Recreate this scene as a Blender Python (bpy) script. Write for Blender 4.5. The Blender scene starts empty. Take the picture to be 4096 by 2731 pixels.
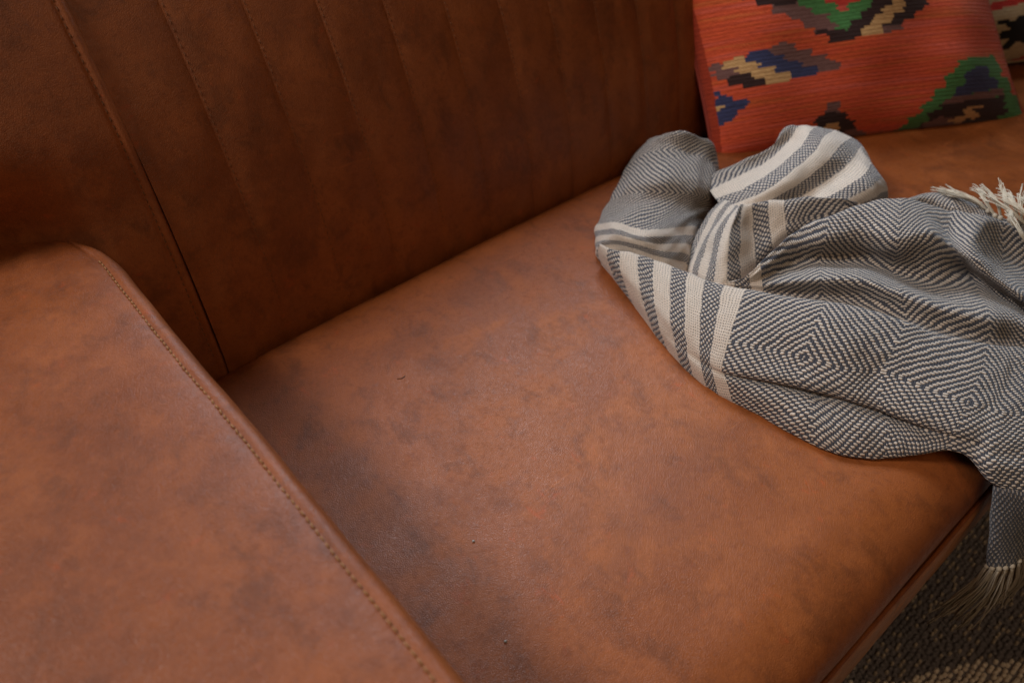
import bpy, bmesh, math, random
import numpy as np
from mathutils import Vector, noise as mnoise
random.seed(7); np.random.seed(7)
R_ = math.radians
scene = bpy.context.scene
col = scene.collection

# ---------------------------------------------------------------- camera, light, exposure
cam_d = bpy.data.cameras.new('camera'); cam = bpy.data.objects.new('camera', cam_d); col.objects.link(cam)
cam.location = (0, 0, 1.02)
cam.rotation_euler = (R_(90-42.51), 0, R_(-40.9))
cam_d.sensor_width = 36.0; cam_d.lens = 27.72; cam_d.clip_start = 0.02; cam_d.clip_end = 100
cam_d.dof.use_dof = True; cam_d.dof.focus_distance = 0.74; cam_d.dof.aperture_fstop = 4.5
scene.camera = cam

world = bpy.data.worlds.new('World'); scene.world = world; world.use_nodes = True
bg = world.node_tree.nodes['Background']
bg.inputs[0].default_value = (1.0, 0.88, 0.75, 1); bg.inputs[1].default_value = 0.015

def area(name, loc, target, sx, sy, power, colour):
    l = bpy.data.lights.new(name, 'AREA'); l.shape = 'RECTANGLE'; l.size = sx; l.size_y = sy
    l.energy = power; l.color = colour
    o = bpy.data.objects.new(name, l); col.objects.link(o); o.location = loc
    o.rotation_euler = (Vector(target)-Vector(loc)).to_track_quat('-Z', 'Y').to_euler()
    return o
area('window_light', (1.02, 1.40, 1.66), (0.50, 0.28, 0.45), 0.85, 0.55, 26, (0.70, 0.85, 1.0))
area('side_window_light', (-1.70, 1.62, 3.25), (0.40, 0.30, 0.45), 0.8, 0.8, 74, (1.0, 0.98, 0.96))
area('room_fill', (0.0, -0.80, 2.1), (0.6, 0.5, 0.5), 1.3, 0.9, 7.0, (1.0, 0.76, 0.50))  # added soft fill for backrest and cushions, stands for no actual lamp

scene.view_settings.view_transform = 'Standard'; scene.view_settings.look = 'None'
scene.view_settings.exposure = -0.10; scene.view_settings.gamma = 1.0
scene.cycles.use_denoising = True

# ---------------------------------------------------------------- helpers
def link(o, parent=None):
    col.objects.link(o)
    if parent is not None:
        o.parent = parent
    return o
def empty(name, loc, label, cat, group=None):
    o = bpy.data.objects.new(name, None); o.location = loc; col.objects.link(o)
    o['label'] = label; o['category'] = cat
    if group: o['group'] = group
    return o
ROOT_LOC = {}
def root_off(parent):
    v = Vector((0, 0, 0)); p = parent
    while p is not None:
        v += p.location; p = p.parent
    return v
def mesh_obj(name, verts, faces, mat, parent=None, smooth=True, uvs=None, kind=None, label=None, loc=None):
    """verts in world space; stored relative to the thing's base"""
    off = root_off(parent) + (Vector(loc) if loc is not None else Vector((0, 0, 0)))
    va = np.asarray(verts, dtype=np.float64) - np.array(off)
    me = bpy.data.meshes.new(name)
    me.from_pydata(va.tolist(), [], [tuple(f) for f in faces])
    if smooth: me.polygons.foreach_set('use_smooth', [True]*len(me.polygons))
    me.materials.append(mat)
    if uvs is not None:
        lay = me.uv_layers.new(name='weave')
        li = np.empty(len(me.loops), dtype=np.int32); me.loops.foreach_get('vertex_index', li)
        lay.data.foreach_set('uv', np.asarray(uvs, dtype=np.float32)[li].ravel())
    me.update()
    o = bpy.data.objects.new(name, me)
    if loc is not None: o.location = loc
    link(o, parent)
    if kind: o['kind'] = kind
    if label: o['label'] = label
    return o
def grid(nu, nv, fn):
    V = [fn(i, j) for j in range(nv) for i in range(nu)]
    Fc = [(j*nu+i, j*nu+i+1, (j+1)*nu+i+1, (j+1)*nu+i) for j in range(nv-1) for i in range(nu-1)]
    return V, Fc
def tube(V, Fc, pts, r, n=5, r_end=None, caps=True):
    pts = [Vector(p) for p in pts]; b0 = len(V); m = len(pts)
    for k, p in enumerate(pts):
        t = (pts[min(k+1, m-1)]-pts[max(k-1, 0)]).normalized()
        a = t.orthogonal().normalized() if k == 0 else (a-t*a.dot(t)).normalized()
        b = t.cross(a)
        rr = r if r_end is None else r+(r_end-r)*k/(m-1)
        for q in range(n):
            th = 2*math.pi*q/n
            V.append(tuple(p+(a*math.cos(th)+b*math.sin(th))*rr))
    for k in range(m-1):
        for q in range(n):
            Fc.append((b0+k*n+q, b0+k*n+(q+1) % n, b0+(k+1)*n+(q+1) % n, b0+(k+1)*n+q))
    if caps:
        Fc.append(tuple(b0+q for q in range(n))[::-1]); Fc.append(tuple(b0+(m-1)*n+q for q in range(n)))
def blob(V, Fc, c, rx, ry, rz, nu=7, nv=4):
    b0 = len(V)
    V.append((c[0], c[1], c[2]-rz))
    for j in range(1, nv):
        ph = -math.pi/2+math.pi*j/nv
        for i in range(nu):
            th = 2*math.pi*i/nu
            V.append((c[0]+rx*math.cos(ph)*math.cos(th), c[1]+ry*math.cos(ph)*math.sin(th), c[2]+rz*math.sin(ph)))
    V.append((c[0], c[1], c[2]+rz)); top = len(V)-1
    for i in range(nu):
        Fc.append((b0, b0+1+(i+1) % nu, b0+1+i))
        Fc.append((top, top-nu+i, top-nu+(i+1) % nu))
    for j in range(nv-2):
        for i in range(nu):
            p = b0+1+j*nu
            Fc.append((p+i, p+(i+1) % nu, p+nu+(i+1) % nu, p+nu+i))
def rounded_box(V, Fc, x0, x1, y0, y1, z0, z1, r):
    bm = bmesh.new(); bmesh.ops.create_cube(bm, size=1)
    for v in bm.verts:
        v.co = Vector(((x0+x1)/2+v.co.x*(x1-x0), (y0+y1)/2+v.co.y*(y1-y0), (z0+z1)/2+v.co.z*(z1-z0)))
    bmesh.ops.bevel(bm, geom=bm.edges[:], offset=r, segments=2, profile=.6, affect='EDGES')
    b0 = len(V); bm.verts.index_update()
    V.extend(tuple(v.co) for v in bm.verts)
    Fc.extend(tuple(b0+v.index for v in f.verts) for f in bm.faces)
    bm.free()
def fnoise(x, y, z, s):
    return mnoise.noise(Vector((x*s, y*s, z*s)))
def sstep(a, b, x):
    t = min(1., max(0., (x-a)/(b-a))); return t*t*(3-2*t)

# ---------------------------------------------------------------- node helper
class NT:
    def __init__(s, name):
        s.mat = bpy.data.materials.new(name); s.mat.use_nodes = True
        s.t = s.mat.node_tree; s.b = s.t.nodes['Principled BSDF']; s.out = s.t.nodes['Material Output']
    def n(s, typ, **kw):
        nd = s.t.nodes.new(typ)
        for k, v in kw.items(): setattr(nd, k, v)
        return nd
    def put(s, sock, v):
        if isinstance(v, bpy.types.NodeSocket): s.t.links.new(v, sock)
        else: sock.default_value = v
    def m(s, op, a, b=0.0, c=None, clamp=False):
        nd = s.n('ShaderNodeMath', operation=op, use_clamp=clamp)
        s.put(nd.inputs[0], a); s.put(nd.inputs[1], b)
        if c is not None: s.put(nd.inputs[2], c)
        return nd.outputs[0]
    def ss(s, x, lo, hi, a=0., b=1.):
        nd = s.n('ShaderNodeMapRange', interpolation_type='SMOOTHSTEP')
        s.put(nd.inputs['Value'], x); s.put(nd.inputs['From Min'], lo); s.put(nd.inputs['From Max'], hi)
        s.put(nd.inputs['To Min'], a); s.put(nd.inputs['To Max'], b)
        return nd.outputs[0]
    def mix(s, f, a, b, bt='MIX'):
        nd = s.n('ShaderNodeMix', data_type='RGBA', blend_type=bt)
        s.put(nd.inputs['Factor'], f)
        for key, v in (('A', a), ('B', b)):
            sock = [i for i in nd.inputs if i.name == key and i.type == 'RGBA'][0]
            s.put(sock, (*v, 1) if isinstance(v, tuple) and len(v) == 3 else v)
        return [o for o in nd.outputs if o.type == 'RGBA'][0]
    def fmix(s, f, a, b):
        nd = s.n('ShaderNodeMix', data_type='FLOAT')
        s.put(nd.inputs['Factor'], f); s.put(nd.inputs[2], a); s.put(nd.inputs[3], b)
        return nd.outputs[0]
    def noise(s, vec, scale, detail=3., rough=.55, dist=0.):
        nd = s.n('ShaderNodeTexNoise'); s.put(nd.inputs['Vector'], vec)
        nd.inputs['Scale'].default_value = scale; nd.inputs['Detail'].default_value = detail
        nd.inputs['Roughness'].default_value = rough; nd.inputs['Distortion'].default_value = dist
        return nd.outputs['Fac']
    def obj(s, scale=None):
        o = s.n('ShaderNodeTexCoord').outputs['Object']
        if scale is None: return o
        mp = s.n('ShaderNodeMapping'); s.put(mp.inputs['Vector'], o); mp.inputs['Scale'].default_value = scale
        return mp.outputs[0]
    def bump(s, h, strength, dist):
        nd = s.n('ShaderNodeBump'); s.put(nd.inputs['Height'], h)
        nd.inputs['Strength'].default_value = strength; nd.inputs['Distance'].default_value = dist
        return nd.outputs[0]

# ---------------------------------------------------------------- materials
def leather(name, base, tint=1.0, light_pool=None):
    k = NT(name); co = k.obj()
    big = k.noise(co, 7.0, 3, .55, .2)
    mid = k.noise(co, 22., 4, .6, .25)
    fine = k.noise(co, 75., 4, .62)
    smu = k.noise(k.obj((1.0, 1.25, 1.0)), 12., 3, .55, .3)
    b = tuple(c*tint for c in base)
    mul = lambda *f: tuple(x*y for x, y in zip(b, f))
    c = k.mix(k.ss(big, .32, .68), mul(.84, .80, .78), mul(1.12, 1.14, 1.12))
    c = k.mix(k.m('MULTIPLY', k.ss(mid, .46, .68), .70), c, mul(1.30, 1.34, 1.32))
    c = k.mix(k.m('MULTIPLY', k.ss(smu, .50, .70), .42), c, mul(.60, .58, .66))
    sm2 = k.noise(k.obj((1.4, 1.0, 1.2)), 23., 6, .66, .3)
    c = k.mix(k.m('MULTIPLY', k.ss(sm2, .48, .72), .70), c, mul(.48, .48, .55))
    c = k.mix(k.m('MULTIPLY', k.ss(fine, .50, .74), .45), c, mul(.58, .50, .5))
    f2 = k.noise(co, 190., 4, .65)
    c = k.mix(k.m('MULTIPLY', k.ss(f2, .52, .70), .40), c, mul(.62, .58, .6))
    c = k.mix(k.m('MULTIPLY', k.ss(f2, .46, .30), .25), c, mul(1.35, 1.40, 1.5))
    redn = k.noise(k.obj((1.3, 1, 1.7)), 38., 5, .68, .4)
    c = k.mix(k.m('MULTIPLY', k.ss(redn, .60, .74), .60), c, mul(1.45, .95, .65))
    vor = k.n('ShaderNodeTexVoronoi', feature='DISTANCE_TO_EDGE'); k.put(vor.inputs['Vector'], co); vor.inputs['Scale'].default_value = 620.
    grain = k.m('MULTIPLY', k.ss(vor.outputs['Distance'], 0., .30), 1.)
    c = k.mix(k.m('MULTIPLY', k.ss(grain, .7, .0), .22), c, tuple(x*.45 for x in b))
    sp = k.noise(co, 420., 2, .6)
    c = k.mix(k.m('MULTIPLY', k.ss(sp, .62, .75), .30), c, tuple(x*1.5 for x in b))
    for ang, off in ((.5, 0.), (-.9, 3.), (1.9, 7.)):
        mpS = k.n('ShaderNodeMapping'); k.put(mpS.inputs['Vector'], co); mpS.inputs['Rotation'].default_value = (0, 0, ang); mpS.inputs['Location'].default_value = (off, off, 0); mpS.inputs['Scale'].default_value = (7., 170., 60.)
        scr = k.m('MULTIPLY', k.ss(k.noise(mpS.outputs[0], 1., 2, .5, .6), .69, .76), k.ss(k.noise(co, 9.+off, 2), .50, .62))
        c = k.mix(k.m('MULTIPLY', scr, .22), c, mul(1.7, 1.8, 2.0))
    rough = k.m('ADD', k.ss(mid, .3, .75, .46, .58), k.ss(f2, .4, .7, -.04, .05))
    if light_pool:
        # pale centre put into the colour as a pool of light, slightly smoother
        vm = k.n('ShaderNodeVectorMath', operation='DISTANCE'); k.put(vm.inputs[0], co); vm.inputs[1].default_value = light_pool[0]
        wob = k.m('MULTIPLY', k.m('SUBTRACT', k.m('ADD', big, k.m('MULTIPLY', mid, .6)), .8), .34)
        pool_m = k.ss(k.m('ADD', vm.outputs['Value'], wob), light_pool[1], .07)
        c = k.mix(pool_m, c, k.mix(1., c, (1.38, 1.56, 1.85), 'MULTIPLY'))
        rough = k.m('SUBTRACT', rough, k.m('MULTIPLY', pool_m, .03))
    k.put(k.b.inputs['Base Color'], c)
    k.put(k.b.inputs['Roughness'], rough)
    k.b.inputs['Specular IOR Level'].default_value = .38
    k.b.inputs['Sheen Weight'].default_value = .0; k.b.inputs['Sheen Roughness'].default_value = .45
    k.b.inputs['Sheen Tint'].default_value = (.95, .85, .85, 1)
    h = k.m('ADD', k.m('MULTIPLY', grain, .5), k.m('ADD', k.m('ADD', k.m('MULTIPLY', fine, 1.2), k.m('MULTIPLY', f2, .6)), k.m('MULTIPLY', sp, .8)))
    k.put(k.b.inputs['Normal'], k.bump(h, .28, .0012))
    return k.mat
LEATHER = leather('tan_leather', (.285, .071, .0145))
LEATHER_BACK = LEATHER
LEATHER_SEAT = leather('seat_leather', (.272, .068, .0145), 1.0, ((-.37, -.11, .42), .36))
LEATHER_BAND = leather('band_leather', (.44, .150, .038))

def plain(name, colr, rough=.7, nscale=60., var=.25, bump_s=.2, bump_d=.001):
    k = NT(name); nz = k.noise(k.obj(), nscale, 4, .6)
    k.put(k.b.inputs['Base Color'], k.mix(nz, tuple(c*(1-var) for c in colr), tuple(c*(1+var) for c in colr)))
    k.b.inputs['Roughness'].default_value = rough
    k.b.inputs['Specular IOR Level'].default_value = .3
    k.put(k.b.inputs['Normal'], k.bump(nz, bump_s, bump_d))
    return k.mat
THREAD = plain('waxed_thread', (.38, .19, .075), .7, 900, .35)
THREAD_DARK = plain('brown_thread', (.175, .064, .022), .7, 900, .3)
YARN = plain('cream_yarn', (.62, .52, .40), .9, 700, .18, .5, .0008)
DARKWOOD = plain('dark_frame', (.03, .014, .008), .6)
LINT = plain('grey_lint', (.45, .42, .38), .9)
FLOOR = plain('floor_boards', (.07, .045, .03), .5, 20)
YARN_TAIL = plain('beige_yarn', (.46, .37, .27), .9, 700, .22, .5, .0008)
RUG_DARK = plain('dark_wool', (.19, .155, .15), .95, 260, .5)
RUG_TAN = plain('tan_wool', (.48, .36, .26), .95, 260, .4)
RUG_CREAM = plain('cream_wool', (.80, .64, .50), .95, 260, .3)

def weave():
    """hand-loomed throw: diamond twill, cream and grey stripes, dense end border"""
    k = NT('herringbone_weave')
    uv = k.n('ShaderNodeUVMap', uv_map='weave').outputs[0]
    wob = k.n('ShaderNodeTexNoise'); k.put(wob.inputs['Vector'], uv); wob.inputs['Scale'].default_value = 7.; wob.inputs['Detail'].default_value = 2.
    wv = k.n('ShaderNodeVectorMath', operation='MULTIPLY_ADD'); k.put(wv.inputs[0], wob.outputs['Color'])
    wv.inputs[1].default_value = (.05, .05, 0); k.put(wv.inputs[2], uv)
    sx = k.n('ShaderNodeSeparateXYZ'); k.put(sx.inputs[0], wv.outputs[0])
    s = k.m('SUBTRACT', sx.outputs[0], .025); t = k.m('SUBTRACT', sx.outputs[1], .025)
    K, R = 10., 30.
    row = k.m('FLOOR', k.m('MULTIPLY', t, R)); rf = k.m('SUBTRACT', k.m('MULTIPLY', t, R), row)
    r = k.m('SUBTRACT', k.m('MULTIPLY', rf, 2.), 1.); r2 = k.m('MULTIPLY', r, r)
    odd = k.m('PINGPONG', row, 1.)
    tq = k.m('DIVIDE', k.m('ADD', row, .5), R)
    # twill
    ph = k.m('FRACT', k.m('ADD', k.m('MULTIPLY', k.m('ADD', k.m('PINGPONG', s, 1.), k.m('PINGPONG', tq, 4.6)), K), .5))
    a = k.m('DIVIDE', k.m('ABSOLUTE', k.m('ADD', k.m('SUBTRACT', ph, .5), k.m('MULTIPLY', r, .07))), .29)
    a4 = k.m('POWER', a, 4.)
    hT = k.m('SUBTRACT', 1., k.m('ADD', a4, k.m('MULTIPLY', r2, 1.05)))
    twill = k.ss(hT, -.02, .34)
    # grey basket band
    rb = k.m('MULTIPLY', t, 28.); rbi = k.m('FLOOR', rb)
    rr = k.m('SUBTRACT', k.m('MULTIPLY', k.m('SUBTRACT', rb, rbi), 2.), 1.); rr2 = k.m('MULTIPLY', rr, rr)
    bx = k.m('FRACT', k.m('ADD', k.m('MULTIPLY', s, 15.), k.m('MULTIPLY', k.m('PINGPONG', rbi, 1.), .5)))
    ba = k.m('DIVIDE', k.m('ABSOLUTE', k.m('SUBTRACT', bx, .5)), .27)
    hB = k.m('SUBTRACT', 1., k.m('ADD', k.m('MULTIPLY', ba, ba), k.m('MULTIPLY', rr2, .8)))
    basket = k.ss(hB, .0, .35)
    # plain cream band with little gaps
    gx = k.m('ABSOLUTE', k.m('SUBTRACT', k.m('MULTIPLY', k.m('FRACT', k.m('MULTIPLY', s, 30.)), 2.), 1.))
    gap = k.m('MULTIPLY', k.ss(gx, .45, .85), k.ss(k.m('ABSOLUTE', rr), .45, .85))
    # selectors
    ins = k.m('MULTIPLY', k.m('LESS_THAN', s, -1.), k.m('GREATER_THAN', s, -3.08))
    q = k.m('FRACT', k.m('DIVIDE', k.m('SUBTRACT', k.m('MULTIPLY', s, -1.), 1.), .46))
    isc = k.m('MULTIPLY', ins, k.m('LESS_THAN', q, .52))
    isb = k.m('SUBTRACT', ins, isc)
    isd = k.m('GREATER_THAN', s, 12.)
    cream_m = k.fmix(isc, k.fmix(isb, k.fmix(isd, twill, k.m('MULTIPLY', basket, .50)), basket), k.m('SUBTRACT', 1., k.m('MULTIPLY', gap, .75)))
    hgt = k.fmix(isc, k.fmix(isb, k.fmix(isd, k.m('MAXIMUM', hT, .0), k.m('MAXIMUM', hB, 0.)), k.m('MAXIMUM', hB, 0.)), k.m('SUBTRACT', .8, k.m('MULTIPLY', gap, .8)))
    fz = k.noise(k.obj(), 900., 3, .7); fz2 = k.noise(k.obj(), 60., 3, .6)
    warp = k.m('FRACT', k.m('MULTIPLY', s, R*1.3))
    dark = k.mix(k.ss(k.m('ABSOLUTE', k.m('SUBTRACT', warp, .5)), .1, .5), (.085, .083, .098), (.026, .024, .030))
    dark = k.mix(k.m('MULTIPLY', k.ss(fz, .45, .75), .5), dark, (.14, .137, .155))
    cream = k.mix(k.ss(fz, .3, .7), (.60, .465, .365), (.77, .63, .515))
    cream = k.mix(k.m('MULTIPLY', k.ss(fz2, .35, .7), .25), cream, (.55, .46, .38))
    k.put(k.b.inputs['Base Color'], k.mix(cream_m, dark, cream))
    k.b.inputs['Roughness'].default_value = .92
    k.b.inputs['Specular IOR Level'].default_value = .15
    k.b.inputs['Sheen Weight'].default_value = .25; k.b.inputs['Sheen Roughness'].default_value = .5
    k.b.inputs['Sheen Tint'].default_value = (.85, .92, 1, 1)
    k.put(k.b.inputs['Normal'], k.bump(k.m('ADD', hgt, k.m('MULTIPLY', fz, .35)), .75, .0022))
    return k.mat
WEAVE = weave()

def kilim(name, pinks):
    k = NT(name)
    vc = k.n('ShaderNodeVertexColor', layer_name='yarn'); at = vc.outputs['Color']; om = vc.outputs['Alpha']
    uv = k.n('ShaderNodeUVMap', uv_map='weave').outputs[0]
    mp = k.n('ShaderNodeMapping'); k.put(mp.inputs['Vector'], uv); mp.inputs['Scale'].default_value = (1.6, 34., 1)
    st = k.noise(mp.outputs[0], 1.0, 4, .62, .25)
    mp2 = k.n('ShaderNodeMapping'); k.put(mp2.inputs['Vector'], uv); mp2.inputs['Scale'].default_value = (60., 210., 1)
    fn = k.noise(mp2.outputs[0], 1.0, 3, .6)
    sx = k.n('ShaderNodeSeparateXYZ'); k.put(sx.inputs[0], uv)
    ribs = k.m('SINE', k.m('MULTIPLY', k.m('ADD', sx.outputs[1], k.m('MULTIPLY', k.noise(mp.outputs[0], .35, 2), .035)), 6.2832*82)); ribx = k.m('SINE', k.m('MULTIPLY', sx.outputs[0], 6.2832*110))
    c = k.mix(k.m('MULTIPLY', om, k.ss(st, .46, .68, 0., pinks)), at, k.mix(.72, at, (.74, .14, .095)))
    c = k.mix(k.m('MULTIPLY', om, k.ss(st, .50, .32, 0., pinks)), c, k.mix(.6, at, (.58, .165, .04)))
    mp3 = k.n('ShaderNodeMapping'); k.put(mp3.inputs['Vector'], uv); mp3.inputs['Scale'].default_value = (7., 95., 1)
    s3 = k.noise(mp3.outputs[0], 1.0, 4, .7, .2)
    c = k.mix(k.ss(s3, .52, .72, .0, .55), c, k.mix(1., c, (.60, .50, .48), 'MULTIPLY'))
    c = k.mix(k.ss(s3, .46, .28, .0, .45), c, k.mix(1., c, (1.35, 1.5, 1.5), 'MULTIPLY'))
    c = k.mix(k.ss(fn, .25, .75, .0, .75), c, k.mix(1., c, (.62, .58, .58), 'MULTIPLY'))
    c = k.mix(k.m('MULTIPLY', k.ss(ribs, .2, -1., .0, .14), k.ss(st, .3, .6)), c, k.mix(1., c, (.55, .5, .5), 'MULTIPLY'))
    k.put(k.b.inputs['Base Color'], c)
    k.b.inputs['Roughness'].default_value = .9; k.b.inputs['Specular IOR Level'].default_value = .15
    k.b.inputs['Sheen Weight'].default_value = .15
    k.put(k.b.inputs['Normal'], k.bump(k.m('ADD', k.m('MULTIPLY', k.m('MULTIPLY', ribs, s3), k.m('ADD', ribx, 1.2)), k.m('MULTIPLY', fn, 3.5)), .34, .0012))
    return k.mat
KILIM = kilim('kilim_wool', 1.0)
KILIM_B = kilim('kilim_wool_plain', .15)

# ---------------------------------------------------------------- floor
fv, ff = grid(2, 2, lambda i, j: (-3+6*i, -3+6*j, 0.0))
fl = mesh_obj('floor', fv, ff, FLOOR, smooth=False); fl['kind'] = 'structure'

# ---------------------------------------------------------------- sofa
SOFA = empty('sofa', (0.8, 0.4, 0.0), 'brown patinated leather sofa with channel stitched backrest and flat armrest', 'sofa')
SEAT = 0.42
def back_y(z):
    h = z-SEAT
    return 0.662+.105*h+.667*h*abs(h)
def seat_z(x, y):
    cx = max(0., 1-((x-.52)/.46)**2); cy = max(0., 1-max(0., (abs(y-.42)-.16)/.22)**2)
    return SEAT+.015*cx*(.35+.65*sstep(.10, .5, y))+.0035*fnoise(x, y, 1.3, 5.)
# seat: Y rows sampled finer at the two rolls
ys = [('f', th) for th in np.linspace(0, math.pi/2, 12)]+[('m', y) for y in np.linspace(.125, .635, 40)[1:]]+[('b', th) for th in np.linspace(0.1, math.pi/2, 8)]
xs = list(np.linspace(.085, .125, 6))+list(np.linspace(.125, 2.0, 130)[1:])
def seat_fn(i, j):
    x = xs[i]; kind, q = ys[j]
    if kind == 'f':
        y = .125-.073*math.cos(q); z = seat_z(x, .125)-.044*(1-math.sin(q))
        if j == 0: z -= .004
    elif kind == 'm': y = q; z = seat_z(x, y)
    else:
        y = .635+.034*math.sin(q); z = seat_z(x, .635)-.030*(1-math.cos(q))
    if x < .125: z -= .03*((.125-x)/.04)**2
    y += .0025*fnoise(x, y, .3, 6.)
    return (x, y, z)
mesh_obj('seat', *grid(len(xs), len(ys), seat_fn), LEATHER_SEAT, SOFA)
# front band below the seat seam, sewn from short lengths
jx = [.085, .13, .225, .32, .418, .516, .615, .71, .81, .91, 1.01, 1.11, 1.21, 1.31, 1.41, 1.51, 1.61, 1.71, 1.81, 1.91, 2.0]
for n, (a, b) in enumerate(zip(jx[:-1], jx[1:])):
    def band_fn(i, j, a=a, b=b):
        u = i/10; x = a+(b-a)*u
        prof = [(.075, -.0455), (.0560, -.0465), (.0495, -.050), (.0470, -.058), (.0465, -.090), (.0465, -.125), (.0475, -.150), (.053, -.157), (.075, -.158)]
        y, z = prof[j]
        e = max(0., 1-min(u, 1-u)*14)
        return (x, y+.0016*e*e+.0008*fnoise(x, z, 2., 30), SEAT+z+.0018*fnoise(x, 0, 5, 9))
    mesh_obj('front_panel', *grid(11, 9, band_fn), LEATHER_BAND, SOFA)
def roll_pts(x0, x1, y, z, n=60):
    return [(x0+(x1-x0)*k/n, y+.0008*fnoise(k, 0, 0, .3), z+.0018*fnoise(x0+(x1-x0)*k/n, 0, 5, 9)) for k in range(n+1)]
V, Fc = [], []; tube(V, Fc, roll_pts(.085, 2.0, .0505, SEAT-.0465), .0024, 6)
mesh_obj('piping', V, Fc, LEATHER, SOFA)
V, Fc = [], []; rounded_box(V, Fc, -.3, 2.0, .075, .75, .10, SEAT-.06, .01)
mesh_obj('base_frame', V, Fc, DARKWOOD, SOFA)
V, Fc = [], []; rounded_box(V, Fc, .0, .06, .12, .18, .004, .10, .006)
leg0 = mesh_obj('leg', V, Fc, DARKWOOD, SOFA)
for dx, dy in ((0, .5), (1.85, 0), (1.85, .5)):
    c = leg0.copy(); col.objects.link(c); c.parent = SOFA; c.location = (dx, dy, 0)

# armrest
ARM = [(-.34, .16), (-.34, .555), (-.325, .580), (-.29, .592), (-.22, .597), (-.14, .600), (-.06, .6015), (.01, .602), (.05, .6018), (.078, .6010), (.087, .6002), (.0905, .5994), (.0925, .5986), (.0945, .5992), (.097, .5996),
       (.1005, .5985), (.1040, .5955), (.1065, .590), (.1080, .582), (.1085, .570), (.108, .55), (.107, .50), (.106, .44), (.105, .36)]
ay = list(np.linspace(-.30, .64, 80))+list(np.linspace(.64, .86, 30)[1:])
def arm_fn(i, j):
    x, z = ARM[i]; y = ay[j]
    wob = .0016*fnoise(0, y, 3.1, 7.)+.0007*fnoise(0, y, 9.1, 22.)
    if x > .04: x += wob
    d = max(0., (y-.694-.55*max(0., .10-max(x, .0)))/.06)
    d2 = max(0., (y-.650)/.062)
    if z > .5: z -= .010*d*d
    if x > .06: x -= 0.013*min(d2, 1.6)**2*sstep(.06, .108, x)
    if z > .58 and -.3 < x < .085: z += .0028*fnoise(x, y, .7, 6.)
    # pull of the topstitching
    if .075 < x < .101: z += .0009*fnoise(x*2., y, 4., 55.)+.0004*math.sin(y*2*math.pi/.031+2*fnoise(0, y, 0, 20.))
    return (x, y, z)
armo = mesh_obj('armrest', *grid(len(ARM), len(ay), arm_fn), LEATHER, SOFA)
V, Fc = [], []
y = -.28
while y < .668:
    wob = .0016*fnoise(0, y, 3.1, 7.)+.0007*fnoise(0, y, 9.1, 22.)
    d = max(0., (y-.694)/.06); d2 = max(0., (y-.650)/.062)
    x = .0925+wob-0.013*min(d2, 1.6)**2*sstep(.06, .108, .0925); z = .5998-.010*d*d
    L = .0044+.0006*random.random(); sk = random.uniform(-.0006, .0006)
    tube(V, Fc, [(x-sk, y, z-.0010), (x, y+L*.3, z+.0001), (x, y+L*.7, z+.0001), (x+sk, y+L, z-.0010)], .00054, 5)
    y += .0061+random.uniform(-.0005, .0005)
mesh_obj('stitching', V, Fc, THREAD, armo, kind='stuff')

# backrest wing beside the arm
zs = list(np.linspace(.375, .43, 8))+list(np.linspace(.43, .83, 56)[1:])
SEAM = .168
def wing_y(x, z):
    y = back_y(z)+.0015
    lip = .0008*sstep(.1575, .1612, x)*(1-sstep(.1640, .1675, x))
    y -= lip
    if x > .1645: y += .011*sstep(.1645, .1710, x)
    st = 1-min(1., abs(x-.1578)/.004)
    y += .0014*st
    if x < .115: y += .55*(.115-x)**1.25/.1**.25*sstep(.70, .60, z)
    y -= .010*math.exp(-((x-.06)/.12)**2)*sstep(.60, .68, z)
    y += .0030*fnoise(x, 1., z, 11.)*sstep(.80, .45, z)+.0030*fnoise(x, 3., z, 5.)
    if z < .425: y += .20*(.425-z)
    return y
wx = list(np.linspace(-.45, .10, 30))+list(np.linspace(.10, .1715, 42)[1:])
wing = mesh_obj('back_wing', *grid(len(wx), len(zs), lambda i, j: (wx[i], wing_y(wx[i], zs[j]), zs[j])), LEATHER_BACK, SOFA)
def seam_stitch(parent, x, yfn, z0, z1, mat, r=.0006):
    V, Fc = [], []; z = z0
    while z < z1:
        L = .0046
        p0 = (x, yfn(x, z)+.0006, z); p1 = (x+.0003, yfn(x, z+L*.5)-.0007, z+L*.5); p2 = (x, yfn(x, z+L)+.0006, z+L)
        tube(V, Fc, [p0, p1, p2], r, 4)
        z += .0066
    return mesh_obj('stitching', V, Fc, mat, parent, kind='stuff')
seam_stitch(wing, .1578, wing_y, .44, .82, THREAD_DARK, .0007)
# carcass behind the leather
zf = [.30]+zs+[.832]
mesh_obj('back_frame', *grid(4, len(zf), lambda i, j: ((-.45, .14, .8, 2.)[i], back_y(max(zf[j], .42))+((.030 if i else .30) if zf[j] < .83 else .0), zf[j])), DARKWOOD, SOFA)
# sewn channels
def panel_y(x, z, n):
    u = (x-SEAM)/.075-n
    y = back_y(z)+.004
    y -= (.0026+.0008*math.sin(n*2.3))*(1-abs(2*u-1)**2.8)
    lowz = sstep(.70, .45, z)
    y += (.0036*fnoise(x*2.2, n*3.7, z*.9, 13.)+.0020*fnoise(x*3, n*1.7, z, 24.))*(.25+.75*lowz)*(1-abs(2*u-1)**4)
    if z < .43: y += .14*(.43-z)+1.5*(.43-z)**2
    return y
for n in range(24):
    x0, x1 = SEAM+.075*n, SEAM+.075*(n+1)
    pxs = [x0+(x1-x0)*(.5-.5*math.cos(math.pi*k/16)) for k in range(17)]
    pn = mesh_obj('back_panel', *grid(17, len(zs), lambda i, j: (pxs[i], panel_y(pxs[i], zs[j], n), zs[j])), LEATHER_BACK, SOFA)
    if 0 < n < 12:
        seam_stitch(pn, x0+.0022, lambda x, z: panel_y(x, z, n), .47, .82, THREAD_DARK, .00040)

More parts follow.
